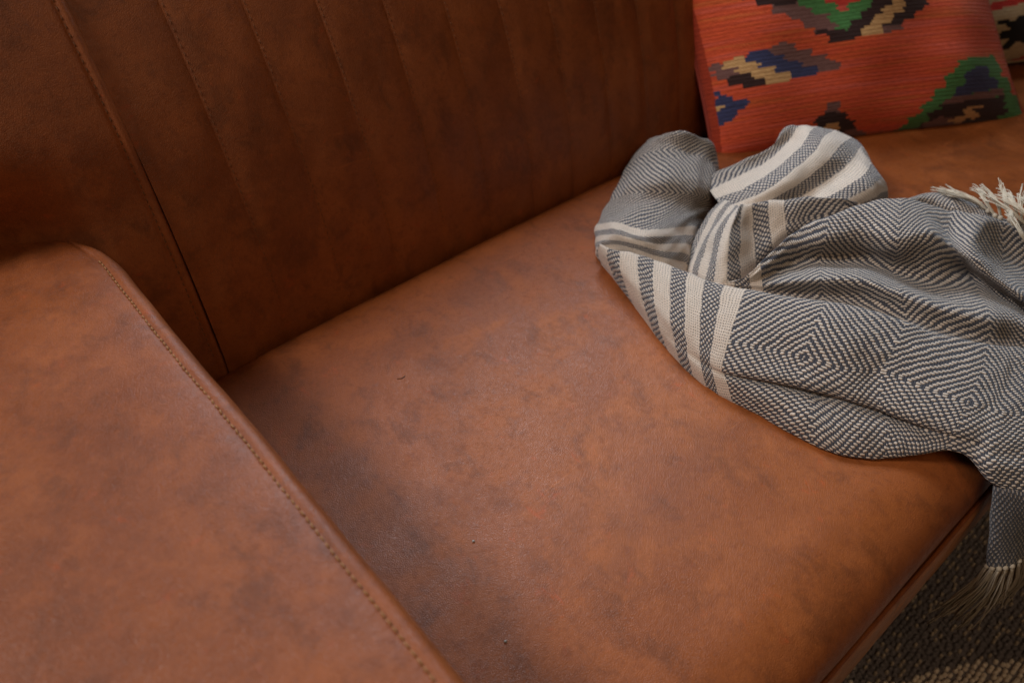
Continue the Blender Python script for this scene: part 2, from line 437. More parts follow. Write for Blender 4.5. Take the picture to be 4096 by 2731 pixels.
# ---------------------------------------------------------------- cushions
# ---------------------------------------------------------------- cushion shape (shared)
def cushion_pt(q, a, b, side):
    """q: BL, BR, TL, TR corners (x,y,z), puff.  a,b in 0..1;  side +1 front, -1 back"""
    BL, BR, TL, TR, puff = q
    BL, BR, TL, TR = map(np.array, (BL, BR, TL, TR))
    n = np.cross(BR-BL, TL-BL); n = n/np.linalg.norm(n)
    # concave sides between the four pulled-out corners
    ia = 0.030*(1-(2*b-1)**2); ib = 0.022*(1-(2*a-1)**2)
    a2 = ia+(1-2*ia)*a; b2 = ib+(1-2*ib)*b
    p = (1-a2)*(1-b2)*BL+a2*(1-b2)*BR+(1-a2)*b2*TL+a2*b2*TR
    ea = max(0., 1-abs(2*a-1)**3.2); eb = max(0., 1-abs(2*b-1)**3.2)
    h = puff*(ea*eb)**0.62
    h += 0.0060*math.sin(9*a+7*b)*ea*eb+0.0042*math.sin(19*a-8*b+1.3)*(ea*eb)+0.0024*math.sin(31*b+11*a)*(ea*eb)
    return p+n*h*side

CUSHION_A = ((0.9345, 0.607, 0.4065), (1.4339, 0.3576, 0.4065), (0.9486, 0.8706, 0.8093), (1.4122, 0.6391, 0.8093), 0.065)
CUSHION_B = ((1.3788, 0.5527, 0.4249), (1.8263, 0.3292, 0.4249), (1.4601, 0.7828, 0.8276), (1.8807, 0.5727, 0.8276), 0.06)
MAP_N, MAP_M = 150, 132
MAP_A = [[0,62,5,8,0,13,3,12,4,3,5,18,4,19,3,10,0,5],[0,60,5,9,0,16,3,10,4,1,5,16,7,4,4,19,3,11,0,4],[0,59,5,9,0,19,3,9,4,1,5,12,7,9,4,3,7,2,4,12,3,13,0,2],[0,54,4,3,5,6,0,24,3,10,4,2,5,10,4,1,7,13,4,14,3,13],[0,51,7,2,4,9,0,25,3,10,4,4,5,3,4,11,7,7,4,17,3,11],[0,47,4,1,7,7,4,7,0,25,3,10,4,18,7,6,4,19,3,10],[0,44,4,4,7,7,4,7,0,30,3,5,4,18,7,5,4,18,3,12],[0,44,4,4,7,6,4,8,0,31,3,6,4,17,7,9,4,13,3,12],[0,43,4,15,0,35,3,9,4,36,3,12],[0,43,4,15,0,35,3,9,4,36,3,12],[0,43,4,15,0,35,3,10,5,11,4,24,3,12],[0,44,4,13,0,38,3,9,5,28,3,2,4,4,3,12],[0,47,4,5,5,2,0,44,3,9,5,31,3,6,0,6],[0,48,5,6,0,44,3,11,6,10,3,1,5,18,3,6,0,6],[0,48,5,6,0,45,3,10,6,19,3,1,5,9,3,6,0,6],[0,3,6,2,0,43,5,6,0,45,3,10,6,25,3,10,0,6],[0,3,6,5,0,40,5,6,0,45,3,10,6,25,3,10,0,6],[0,3,6,6,0,95,3,9,6,22,3,9,0,6],[0,3,6,7,0,94,3,10,6,21,3,8,0,7],[0,3,6,7,0,94,3,10,6,19,3,10,0,7],[0,3,6,11,0,90,3,10,6,16,3,9,0,11],[0,3,7,2,6,10,0,89,3,10,6,16,3,9,0,11],[0,3,7,3,6,9,0,90,3,9,6,16,3,10,0,10],[0,3,6,11,0,94,3,9,6,13,3,10,0,10],[0,3,6,7,0,99,3,12,6,9,3,10,0,10],[0,3,6,6,0,101,3,29,0,11],[0,3,6,3,0,104,3,27,0,13],[0,3,6,2,0,105,3,27,0,13],[0,3,6,2,0,8,4,9,7,11,0,83,3,21,0,13],[0,13,4,9,7,12,6,12,0,87,3,3,0,14],[0,8,4,14,7,12,6,13,5,9,0,94],[0,8,4,10,7,16,6,13,5,10,0,93],[0,8,4,9,7,10,6,20,5,10,0,93],[0,5,5,4,4,8,7,10,6,13,5,15,0,95],[0,4,5,8,7,15,6,13,5,12,0,98],[0,4,5,8,7,9,6,19,5,12,0,98],[0,4,5,8,7,9,6,12,5,18,0,99],[0,3,5,5,7,13,6,12,5,13,0,104],[0,3,5,5,7,8,6,17,5,13,0,104],[0,4,5,3,0,1,7,8,6,12,5,18,0,104],[0,12,7,4,0,1,6,10,5,12,0,111],[0,19,6,8,5,12,0,15,4,11,0,85],[0,28,5,11,0,15,4,13,7,10,5,4,0,69],[0,31,5,4,0,19,4,13,7,10,5,11,0,62],[0,54,4,14,7,10,5,10,0,62],[0,49,4,13,3,1,4,7,7,8,4,11,0,61],[0,49,5,1,4,5,5,3,3,6,4,9,7,10,4,7,0,60],[0,49,5,10,3,5,4,9,7,10,4,12,0,55],[0,44,5,14,3,6,4,10,7,10,4,11,0,55],[0,44,5,12,3,13,4,6,7,9,4,12,0,54],[0,44,5,12,3,13,4,10,7,11,4,10,0,50],[0,44,5,12,3,14,4,9,7,11,4,12,0,48],[0,38,5,18,3,15,4,8,7,11,4,13,0,47],[0,38,5,12,3,11,1,4,3,9,4,10,7,7,4,12,0,47],[0,38,5,12,3,11,1,4,3,10,4,10,7,6,4,13,0,46],[0,31,5,19,3,11,1,4,3,10,4,10,7,7,4,13,0,45],[0,32,5,16,3,13,1,10,3,4,4,10,7,7,4,11,0,47],[0,32,5,12,3,12,1,15,3,4,4,5,0,70],[0,32,5,1,4,10,5,1,3,12,1,12,3,10,0,72],[0,26,4,18,3,12,1,5,3,17,0,72],[0,26,4,18,3,34,0,72],[0,26,4,16,5,2,0,1,3,32,0,73],[0,21,4,12,5,12,3,24,0,81],[0,21,4,4,0,2,5,18,3,16,0,89],[0,27,5,18,3,7,0,98],[0,28,5,17,0,105],[0,28,5,17,0,105],[0,28,5,17,0,105],[0,28,5,11,0,111],[0,29,5,2,0,119],[0,150],[0,150],[0,150],[0,150],[0,150],[0,150],[0,150],[0,150],[0,150],[0,150],[0,150],[0,150],[0,150],[0,150],[0,150],[0,150],[0,150],[0,150],[0,150],[0,150],[0,150],[0,150],[0,150],[0,150],[0,150],[0,150],[0,150],[0,150],[0,150],[0,150],[0,150],[0,150],[0,150],[0,150],[0,150],[0,150],[0,150],[0,150],[0,150],[0,150],[0,150],[0,150],[0,150],[0,150],[0,150],[0,150],[0,150],[0,150],[0,150],[0,150],[0,150],[0,150],[0,150],[0,150],[0,150],[0,150],[0,150],[0,150],[0,150],[0,150],[0,150],[0,150]]
MAP_B = [[8,66,1,21,8,63],[8,70,1,21,8,59],[8,75,1,20,8,55],[8,79,1,20,8,51],[8,84,1,19,8,47],[8,88,1,17,8,45],[8,54,9,5,8,34,1,11,8,46],[8,53,9,7,8,11,9,4,8,22,1,6,8,47],[8,54,9,7,8,4,9,12,8,25,1,1,8,47],[8,56,9,20,8,74],[8,56,9,19,8,75],[8,50,9,24,8,76],[8,50,9,31,8,69],[8,49,9,32,8,69],[8,50,9,31,8,69],[8,55,9,23,8,72],[8,54,9,21,8,75],[8,52,9,23,8,75],[8,48,9,27,8,75],[8,47,9,7,8,4,9,18,8,74],[8,60,9,5,8,3,9,8,8,74],[8,70,9,5,8,75],[8,150],[8,150],[8,38,1,3,8,109],[8,38,1,12,8,100],[8,38,1,21,8,91],[8,38,1,29,8,83],[8,44,1,31,8,75],[8,53,1,29,8,68],[8,61,1,29,8,60],[8,68,1,29,8,53],[8,75,1,22,8,53],[8,82,1,15,8,53],[8,89,1,8,8,53],[8,96,1,1,8,53],[8,150],[8,150],[8,150],[8,150],[8,150],[8,150],[8,150],[8,150],[8,150],[8,150],[8,150],[8,150],[8,150],[8,150],[8,150],[8,150],[8,150],[8,150],[8,150],[8,150],[8,150],[8,150],[8,150],[8,150],[8,150],[8,150],[8,150],[8,150],[8,150],[8,150],[8,150],[8,150],[8,150],[8,150],[8,150],[8,150],[8,150],[8,150],[8,150],[8,150],[8,150],[8,150],[8,150],[8,150],[8,150],[8,150],[8,150],[8,150],[8,150],[8,150],[8,150],[8,150],[8,150],[8,150],[8,150],[8,150],[8,150],[8,150],[8,150],[8,150],[8,150],[8,150],[8,150],[8,150],[8,150],[8,150],[8,150],[8,150],[8,150],[8,150],[8,150],[8,150],[8,150],[8,150],[8,150],[8,150],[8,150],[8,150],[8,150],[8,150],[8,150],[8,150],[8,150],[8,150],[8,150],[8,150],[8,150],[8,150],[8,150],[8,150],[8,150],[8,150],[8,150],[8,150],[8,150],[8,150]]

# yarn colours by number: orange, red, pink, green, dark brown, mauve, blue, tan, cream, black, shaded left edge
YARNS = [(.74, .098, .034), (.60, .046, .032), (.5, .12, .09), (.085, .25, .075), (.050, .024, .022), (.22, .105, .092),
         (.055, .060, .14), (.68, .39, .165), (.55, .40, .23), (.012, .009, .008), (.42, .050, .020)]
def unpack(runs):
    out = []
    for code, count in zip(runs[0::2], runs[1::2]): out += [code]*count
    n = len(out); d = random.choice((-1, 0, 0, 0, 0, 0, 0, 1))
    return [out[min(n-1, max(0, i+d))] for i in range(n)]
def cushion(name, quad, rows, mat, label, edge_letter):
    N, M = MAP_N, MAP_M
    pm = [unpack(r) for r in rows]
    V, Fc, L, UV = [], [], [], []
    def vid(i, j, side):
        return (j*(N+1)+i) if side > 0 else NV+(j*(N+1)+i)
    NV = (N+1)*(M+1)
    for side in (1, -1):
        for j in range(M+1):
            for i in range(N+1):
                jit = 0.0
                if side > 0 and 0 < i < N: jit = .30/N*(mnoise.noise(Vector((i*.5, j*.5, 3.))))
                V.append(tuple(cushion_pt(quad, i/N+jit, j/M, side))); UV.append((i/N, j/M))
    for j in range(M):
        for i in range(N):
            Fc.append((vid(i, j, 1), vid(i+1, j, 1), vid(i+1, j+1, 1), vid(i, j+1, 1))); L.append(10 if (i < 3 and edge_letter == 1) else pm[j][i])  # left edge strip coloured darker red as the shaded side of the cover
            Fc.append((vid(i, j, -1), vid(i, j+1, -1), vid(i+1, j+1, -1), vid(i+1, j, -1))); L.append(edge_letter)
    base = np.array(quad[0])
    root = empty(name, (float(base[0]), float(base[1]), .42), label, 'cushion')
    o = mesh_obj('cover', V, Fc, mat, root, uvs=UV)
    me = o.data
    ca = me.color_attributes.new('yarn', 'FLOAT_COLOR', 'CORNER')
    buf = np.empty((len(me.loops), 4), dtype=np.float32)
    for p, l in zip(me.polygons, L):
        buf[p.loop_start:p.loop_start+p.loop_total] = (*YARNS[l], 1. if l in (0, 1) else 0.)
    ca.data.foreach_set('color', buf.ravel())
    bm = bmesh.new(); bm.from_mesh(me); bmesh.ops.remove_doubles(bm, verts=bm.verts, dist=.00002); bm.to_mesh(me); bm.free()
    # sewn edge seam round the cover
    E, Ef = [], []
    ring = [cushion_pt(quad, k/40, 0, 1) for k in range(40)]+[cushion_pt(quad, 1, k/40, 1) for k in range(40)]+[cushion_pt(quad, 1-k/40, 1, 1) for k in range(40)]+[cushion_pt(quad, 0, 1-k/40, 1) for k in range(41)]
    tube(E, Ef, ring, .0026, 5, caps=False)
    mesh_obj('edge_seam', E, Ef, SEAMMAT[edge_letter], root)
    return root
SEAMMAT = {1: plain('red_binding', (.30, .045, .028), .9, 400, .3), 8: plain('cream_binding', (.4, .28, .16), .9, 400, .3)}
cushion('kilim_cushion', CUSHION_A, MAP_A, KILIM, 'orange red kilim cushion with stepped green and blue motifs behind the grey throw', 1)
cushion('kilim_cushion', CUSHION_B, MAP_B, KILIM_B, 'cream kilim cushion with black motif and red stripes, behind the orange one', 8)

# ---------------------------------------------------------------- throw blanket
BLANKET = {
 'main': ([-3.1, -2.75, -2.4, -1.94, -1.46, -1.0, -0.5, 0.0, 0.5, 1.0, 1.5, 2.0, 2.25, 2.5, 3.0, 3.6], 6, [[[6085,5202,4230],[5903,4628,4230],[5609,3923,4230],[5456,3409,4230],[5403,3010,4230],[5442,2718,4230],[5509,2325,4230],[5580,1854,4230],[5711,1537,4230],[5964,1296,4230],[6226,1119,4230],[6491,977,4230],[6478,768,4300],[6476,488,4160],[6666,158,4070],[6850,-167,3970]],[[5942,5144,4280],[5767,4579,4280],[5481,3883,4280],[5334,3376,4280],[5283,2983,4280],[5323,2694,4280],[5382,2302,4290],[5444,1835,4300],[5574,1523,4300],[5824,1286,4300],[6040,1104,4340],[6234,955,4400],[6351,764,4380],[6352,488,4240],[6541,164,4150],[6723,-157,4050]],[[5914,5170,4360],[5732,4629,4380],[5475,3966,4390],[5323,3448,4390],[5269,3048,4400],[5304,2777,4440],[5418,2398,4460],[5548,1957,4480],[5690,1637,4460],[5938,1373,4440],[6122,1142,4440],[6278,949,4460],[6358,762,4440],[6339,524,4360],[6601,246,4280],[6760,-74,4200]],[[5879,5164,4420],[5713,4670,4450],[5484,4032,4470],[5333,3509,4480],[5296,3117,4490],[5331,2854,4520],[5486,2489,4560],[5691,2102,4570],[5857,1781,4560],[6046,1463,4520],[6170,1211,4500],[6311,961,4500],[6409,778,4480],[6390,564,4440],[6671,303,4360],[6876,8,4280]],[[5855,5160,4460],[5704,4687,4490],[5498,4076,4510],[5354,3552,4520],[5337,3168,4520],[5368,2905,4520],[5570,2555,4540],[5781,2188,4540],[5960,1852,4540],[6139,1518,4500],[6221,1239,4500],[6335,959,4520],[6451,790,4500],[6459,597,4480],[6792,360,4400],[6994,65,4320]],[[5842,5165,4490],[5712,4727,4520],[5513,4129,4550],[5375,3597,4570],[5351,3203,4580],[5351,2939,4580],[5499,2566,4640],[5664,2269,4660],[5873,1870,4660],[6041,1586,4620],[6183,1264,4600],[6346,967,4580],[6469,802,4550],[6544,640,4530],[6910,412,4450],[7119,120,4360]],[[5828,5173,4570],[5707,4790,4620],[5567,4259,4660],[5467,3741,4700],[5477,3334,4720],[5547,3038,4760],[5725,2698,4800],[5869,2378,4820],[6040,1987,4820],[6319,1772,4800],[6454,1394,4760],[6647,1037,4700],[6775,900,4660],[6872,754,4620],[7254,531,4530],[7520,270,4430]],[[5820,5164,4630],[5716,4842,4700],[5676,4412,4760],[5649,3926,4820],[5714,3530,4850],[5826,3168,4900],[5967,2818,4960],[6070,2450,5000],[6271,2107,5000],[6532,1814,4930],[6751,1477,4860],[7126,1140,4780],[7236,1007,4730],[7326,899,4680],[7630,673,4590],[7917,405,4480]],[[5828,5131,4720],[5783,4903,4790],[5874,4598,4840],[5949,4169,4880],[6010,3737,4920],[6151,3315,4980],[6280,2943,5040],[6463,2576,5100],[6661,2272,5080],[6850,1902,5030],[7083,1604,4920],[7426,1267,4830],[7610,1150,4770],[7765,1045,4720],[7995,800,4630],[8222,499,4520]],[[5901,5148,4620],[5856,4919,4690],[5950,4612,4740],[6027,4180,4780],[6147,3629,4750],[6314,3292,4764],[6503,2969,4772],[6651,2636,4872],[6853,2303,4872],[6977,1913,4892],[7167,1609,4832],[7495,1258,4752],[7694,1142,4682],[7839,1035,4632],[8057,786,4552],[8283,486,4452]],[[5972,5175,4500],[5929,4946,4570],[6026,4637,4620],[6106,4201,4660],[6349,3536,4750],[6484,3301,4760],[6724,3073,4760],[6891,2820,4790],[7117,2458,4820],[7171,2031,4870],[7329,1686,4840],[7638,1315,4760],[7853,1200,4680],[7991,1078,4620],[8203,832,4540],[8424,517,4440]],[[6025,5203,4420],[5983,4973,4490],[6082,4661,4540],[6164,4222,4580],[6332,3530,4780],[6459,3308,4860],[6609,3059,4990],[6748,2836,5080],[7011,2523,5130],[7154,2166,5110],[7353,1793,5050],[7678,1424,4990],[7847,1325,4930],[8001,1208,4860],[8173,939,4730],[8377,611,4590]],[[6070,5224,4360],[6028,4994,4430],[6128,4681,4480],[6212,4239,4520],[6328,3532,4800],[6540,3380,4866],[6986,3286,4878],[7256,3123,4898],[7642,2845,4878],[7811,2538,4818],[7999,2128,4798],[8437,1885,4778],[8446,1705,4758],[8456,1525,4728],[8563,1234,4618],[8662,856,4498]],[[6093,5227,4320],[6052,4997,4390],[6153,4683,4440],[6238,4241,4480],[6326,3541,4820],[6511,3394,4980],[6968,3330,5100],[7171,3095,5190],[7543,2860,5230],[7568,2495,5300],[7899,2320,5380],[8058,2074,5230],[8069,1898,5180],[8081,1734,5130],[8192,1455,5030],[8345,1063,4850]],[[6105,5229,4300],[6064,4998,4370],[6166,4685,4420],[6251,4241,4460],[6323,3547,4830],[6540,3426,5000],[7043,3388,5180],[7284,3169,5300],[7663,2961,5380],[7804,2649,5420],[8188,2510,5350],[8405,2318,5180],[8291,2137,5230],[8279,1984,5260],[8941,1835,4850],[9214,1429,4650]],[[6117,5230,4280],[6076,5000,4350],[6178,4686,4400],[6264,4242,4440],[6323,3550,4840],[6557,3449,5020],[7093,3422,5220],[7419,3255,5350],[7852,3085,5430],[8234,2872,5430],[8530,2654,5320],[8765,2458,5230],[8818,2304,5260],[8856,2161,5280],[9123,2018,5160],[9427,1699,4950]],[[6128,5232,4260],[6088,5001,4330],[6191,4687,4380],[6277,4243,4420],[6418,3559,4700],[6617,3444,4940],[7221,3441,5100],[7602,3303,5200],[8008,3113,5300],[8417,2901,5300],[8690,2667,5200],[8925,2461,5100],[9043,2323,5100],[9120,2186,5100],[9346,2022,5000],[9626,1693,4800]],[[6140,5233,4240],[6121,5019,4290],[6224,4704,4340],[6311,4258,4380],[6704,3649,4300],[7100,3548,4350],[7809,3528,4400],[8331,3435,4400],[8938,3283,4400],[9478,3074,4400],[9640,2804,4400],[9799,2538,4400],[9852,2365,4400],[9998,2239,4400],[10111,2016,4400],[10025,1608,4400]]]),
 'loop': ([-1.55, -1.9, -2.5, -3.1, -3.7, -4.4, -5.0, -5.45, -5.7, -6.1], 3, [[[5939,5066,4280],[6009,5264,4300],[6211,5491,4280],[6427,5687,4280],[6814,5887,4280],[7224,6100,4280],[7785,6374,4280],[8363,6648,4300],[8344,6541,4280],[8153,6282,4250]],[[5962,5128,4300],[5946,5283,4420],[6130,5489,4440],[6398,5730,4440],[6750,5938,4420],[7184,6175,4400],[7764,6472,4400],[8239,6652,4500],[8269,6567,4440],[8254,6416,4260]],[[6019,5079,4360],[5966,5105,4580],[6004,5157,4720],[6219,5353,4750],[6817,5691,4592],[7062,5777,4794],[7768,6251,4687],[8083,6332,4850],[8236,6387,4700],[8451,6449,4280]],[[6058,4869,4420],[6026,4897,4640],[6006,4889,4830],[6188,5051,4880],[6887,5382,4732],[7078,5448,5006],[7818,6006,4872],[7983,5991,5080],[8180,6091,4900],[8632,6353,4290]],[[6107,4565,4440],[6095,4654,4640],[6120,4670,4820],[6288,4796,4880],[7099,5131,4732],[7357,5254,4984],[7989,5771,4889],[8129,5814,5100],[8322,5918,4920],[8807,6201,4290]],[[6211,4344,4400],[6261,4448,4560],[6387,4568,4700],[6710,4766,4750],[7457,5052,4620],[7657,5135,4857],[8264,5615,4788],[8367,5712,5000],[8548,5822,4820],[8913,6025,4290]],[[6358,4219,4320],[6493,4378,4420],[6813,4566,4500],[7286,4831,4500],[7751,5006,4424],[8049,5153,4582],[8526,5500,4578],[8620,5661,4800],[8725,5729,4660],[8886,5823,4280]],[[6443,4211,4260],[6565,4351,4280],[6981,4578,4280],[7430,4818,4280],[7755,4935,4280],[8159,5145,4280],[8550,5400,4280],[8902,5681,4300],[8874,5670,4280],[8750,5605,4250]]]),
 'mid': ([-3.3, -2.75, -2.2, -1.94, -1.7, -1.46, -1.24, -1.0, -0.5, 0.0, 0.3], 2, [[[6639,4338,4250],[6585,4159,4250],[6591,3940,4280],[6694,3819,4300],[6954,3812,4300],[7219,3779,4350],[7550,3775,4400],[7763,3743,4500],[8145,3656,4500],[8491,3415,4600],[8848,3359,4600]],[[6698,4490,4320],[6605,4271,4360],[6521,3975,4460],[6556,3794,4550],[6844,3800,4540],[7191,3827,4520],[7429,3797,4660],[7606,3775,4780],[7904,3635,4800],[8339,3432,4850],[8574,3343,4880]],[[6986,4624,4420],[6841,4399,4500],[6688,4093,4660],[6724,3957,4750],[6981,3959,4720],[7296,3971,4660],[7468,3894,4780],[7635,3834,4880],[7933,3684,4900],[8306,3449,4930],[8525,3340,4940]],[[7275,4736,4560],[7086,4476,4700],[6989,4252,4860],[6941,4122,4930],[7157,4132,4890],[7427,4132,4820],[7525,3997,4920],[7668,3897,5000],[7931,3733,5030],[8310,3483,5010],[8458,3325,5000]],[[7650,4777,4750],[7453,4529,4900],[7359,4348,4990],[7339,4312,5010],[7372,4288,5020],[7461,4219,5040],[7622,4115,5060],[7753,3984,5080],[8005,3796,5120],[8268,3493,5120],[8427,3320,5040]],[[7782,4812,4600],[7592,4561,4750],[7516,4392,4840],[7496,4355,4860],[7530,4331,4870],[7622,4262,4890],[7793,4158,4900],[7941,4039,4920],[8188,3846,4960],[8410,3518,5000],[8619,3365,4900]],[[8014,4848,4280],[7935,4645,4280],[8013,4577,4280],[8031,4562,4280],[8066,4532,4280],[8203,4479,4280],[8403,4374,4280],[8609,4264,4280],[8918,4065,4280],[9240,3746,4300],[9416,3594,4300]]]),
 'top': ([0.6, -0.1, -0.5, -1.0, -1.24, -1.46, -1.7, -1.94, -2.16, -2.4, -2.62, -2.9], 3, [[[8375,5358,4300],[8219,5390,4500],[8141,5386,4600],[7869,5105,4650],[7734,4893,4660],[7567,4671,4720],[7485,4544,4740],[7527,4433,4700],[7624,4354,4620],[7753,4297,4540],[7893,4240,4440],[8046,4247,4300]],[[8535,5370,4300],[8300,5294,4620],[8237,5236,4750],[8107,4973,4760],[7863,4688,4840],[7721,4485,4860],[7702,4334,4840],[7728,4213,4800],[7818,4101,4740],[7971,4026,4660],[8115,3970,4560],[8358,4011,4350]],[[8888,5374,4300],[8547,5173,4700],[8399,5084,4860],[8433,4900,4810],[8112,4564,4950],[7900,4301,5030],[7996,4185,4940],[8160,4103,4810],[8084,3905,4850],[8161,3786,4800],[8360,3726,4680],[8667,3758,4450]],[[9299,5338,4300],[8808,5053,4800],[8680,4988,4940],[8793,4839,4910],[8542,4529,5040],[8321,4259,5130],[8411,4103,5060],[8586,3982,4940],[8484,3744,4980],[8522,3577,4950],[8630,3509,4850],[8964,3519,4600]],[[9753,5359,4300],[9134,5030,4850],[8900,4929,5040],[9097,4830,5030],[8860,4517,5160],[8721,4268,5240],[8809,4074,5180],[8973,3932,5050],[8837,3663,5080],[8869,3483,5020],[8990,3423,4880],[9243,3443,4650]],[[10094,5406,4300],[9361,5074,4950],[9071,4945,5140],[9201,4839,5150],[9114,4592,5240],[9058,4366,5300],[9125,4143,5220],[9246,3963,5090],[9094,3685,5100],[9144,3510,5010],[9288,3455,4820],[9460,3482,4580]],[[10243,5277,4300],[9549,5105,4900],[9283,4989,5140],[9355,4856,5180],[9482,4697,5180],[9646,4520,5130],[9735,4297,5080],[9724,4122,5040],[9516,3839,4980],[9425,3567,4880],[9486,3497,4720],[9575,3521,4500]],[[10125,5121,4300],[10003,5261,4500],[9755,5161,4800],[9758,4990,4900],[9902,4832,4900],[10060,4653,4850],[10138,4412,4800],[10130,4216,4750],[9864,3910,4700],[9660,3609,4650],[9594,3512,4550],[9627,3541,4400]]]),
 'rear': ([0.6, 1.0, 1.4, 1.8, 2.2, 2.6, 3.0, 3.5, 4.0], 2, [[[9373,3233,4500],[9500,3123,4500],[9575,2926,4500],[9557,2684,4500],[9564,2489,4500],[9571,2298,4500],[9533,2091,4500],[9654,1813,4400],[9629,1493,4400]],[[9084,3166,4800],[9195,3072,4850],[9351,2942,4860],[9366,2733,4880],[9418,2562,4880],[9427,2367,4880],[9335,2145,4880],[9445,1850,4800],[9499,1531,4700]],[[9059,3164,4900],[9257,3108,4920],[9444,3010,4940],[9591,2882,4940],[9692,2715,4940],[9715,2513,4940],[9641,2293,4930],[9681,1944,4860],[9730,1620,4760]],[[9382,3220,4700],[9618,3177,4700],[9849,3086,4700],[10003,2954,4700],[10093,2779,4700],[10132,2570,4700],[10036,2337,4700],[9952,1957,4700],[9997,1624,4600]],[[9909,3305,4300],[10129,3255,4300],[10341,3143,4300],[10502,3003,4300],[10620,2830,4300],[10672,2616,4300],[10585,2377,4300],[10510,1983,4300],[10374,1603,4300]]]),
 'tail': ([20.0, 20.06, 20.25, 20.5, 20.75, 21.1], 1, [[[6781,507,3950],[6490,523,4180],[6460,432,4250],[6528,316,4240],[6628,203,4200],[6832,25,4100]],[[6771,461,3850],[6432,480,4140],[6380,375,4210],[6451,258,4200],[6554,142,4160],[6753,-32,4060]],[[6764,404,3700],[6456,420,3960],[6431,318,4020],[6514,199,4000],[6618,82,3960],[6811,-91,3860]],[[6787,316,3400],[6492,335,3660],[6476,229,3720],[6586,119,3700],[6721,19,3680],[6891,-155,3600]],[[6843,203,3000],[6521,226,3300],[6535,130,3360],[6661,41,3360],[6814,-29,3380],[6971,-193,3350]],[[6801,129,2800],[6523,147,3050],[6541,51,3100],[6677,-28,3100],[6862,-61,3140],[7034,-192,3150]]]),
}
REAR_TASSELS = [[(9606,2362,4960),(9548,2594,5020),(9551,2829,5000),(9699,3124,4840)],[(9613,2416,4980),(9551,2588,5040),(9543,2767,5020),(9658,3004,4900)],[(9552,2285,4960),(9507,2494,5060),(9518,2707,5040),(9673,2943,4960)],[(9496,2186,4960),(9531,2382,5080),(9672,2528,5080),(9844,2681,5000)],[(9480,2127,4960),(9572,2279,5100),(9696,2460,5120),(9892,2630,5060)],[(9521,2043,4960),(9564,2171,5120),(9746,2306,5160),(9807,2430,5240)],[(9617,1942,4920),(9605,2098,5120),(9777,2245,5140),(9860,2403,5080)],[(9608,1894,4900),(9654,2035,5100),(9864,2144,5140),(10145,2211,5140)],[(9699,1750,4860),(9448,2028,5120),(9478,2286,5160),(9615,2509,5100)],[(9849,1738,4860),(9526,1889,5120),(9539,2155,5180),(9618,2395,5140)],[(9761,1576,4800),(9623,1782,5060),(9768,2018,5120),(9922,2265,5120)],[(9300,1886,4940),(9263,1957,5100),(9380,2047,5140),(9424,2177,5140)],[(9307,1633,4860),(9169,1772,5060),(9223,1913,5140),(9346,2060,5160)]]
TAIL_TASSELS = [[(6529,141,3080),(6481,141,2735),(6421,201,2336),(6373,271,2000)],[(6526,94,3100),(6502,78,2800),(6472,118,2458),(6448,172,2170)],[(6547,45,3130),(6531,13,2755),(6511,33,2318),(6495,71,1950)],[(6604,9,3130),(6604,-47,2770),(6604,-57,2352),(6604,-43,2000)],[(6677,-28,3130),(6701,-84,2845),(6731,-94,2522),(6755,-80,2250)],[(6773,-47,3150),(6821,-103,2850),(6881,-113,2508),(6929,-99,2220)],[(6862,-61,3170),(6926,-117,2840),(7006,-127,2460),(7070,-113,2140)],[(6950,-132,3180),(6990,-172,2850),(7040,-162,2470),(7080,-132,2150)]]
UNIT = .085
def cr(p0, p1, p2, p3, t):
    return .5*((2*p1)+(-p0+p2)*t+(2*p0-5*p1+4*p2-p3)*t*t+(-p0+3*p1-3*p2+p3)*t**3)
def dense(A, n, axis):
    A = np.moveaxis(A, axis, 0); m = len(A)
    P = np.concatenate([[2*A[0]-A[1]], A, [2*A[-1]-A[-2]]])
    out = []
    for k in range(m-1):
        for q in range(n):
            out.append(cr(P[k], P[k+1], P[k+2], P[k+3], q/n))
    out.append(A[-1])
    return np.moveaxis(np.array(out), 0, axis)
def smooth_grid(G, it):
    for _ in range(it):
        L = G.copy()
        L[1:-1, :] += .25*(G[2:, :]+G[:-2, :]-2*G[1:-1, :])
        L[:, 1:-1] += .25*(L[:, 2:]+L[:, :-2]-2*L[:, 1:-1])
        G = L
    return G
BR = empty('throw_blanket', (.75, .3, .42), 'crumpled grey and cream herringbone throw with striped end and fringe on the seat', 'blanket')
def lattice_normals(G):
    du = np.gradient(G, axis=1); dv = np.gradient(G, axis=0)
    n = np.cross(du, dv); return n/(np.linalg.norm(n, axis=2, keepdims=True)+1e-12)
BV, BF, BUV = [], [], []
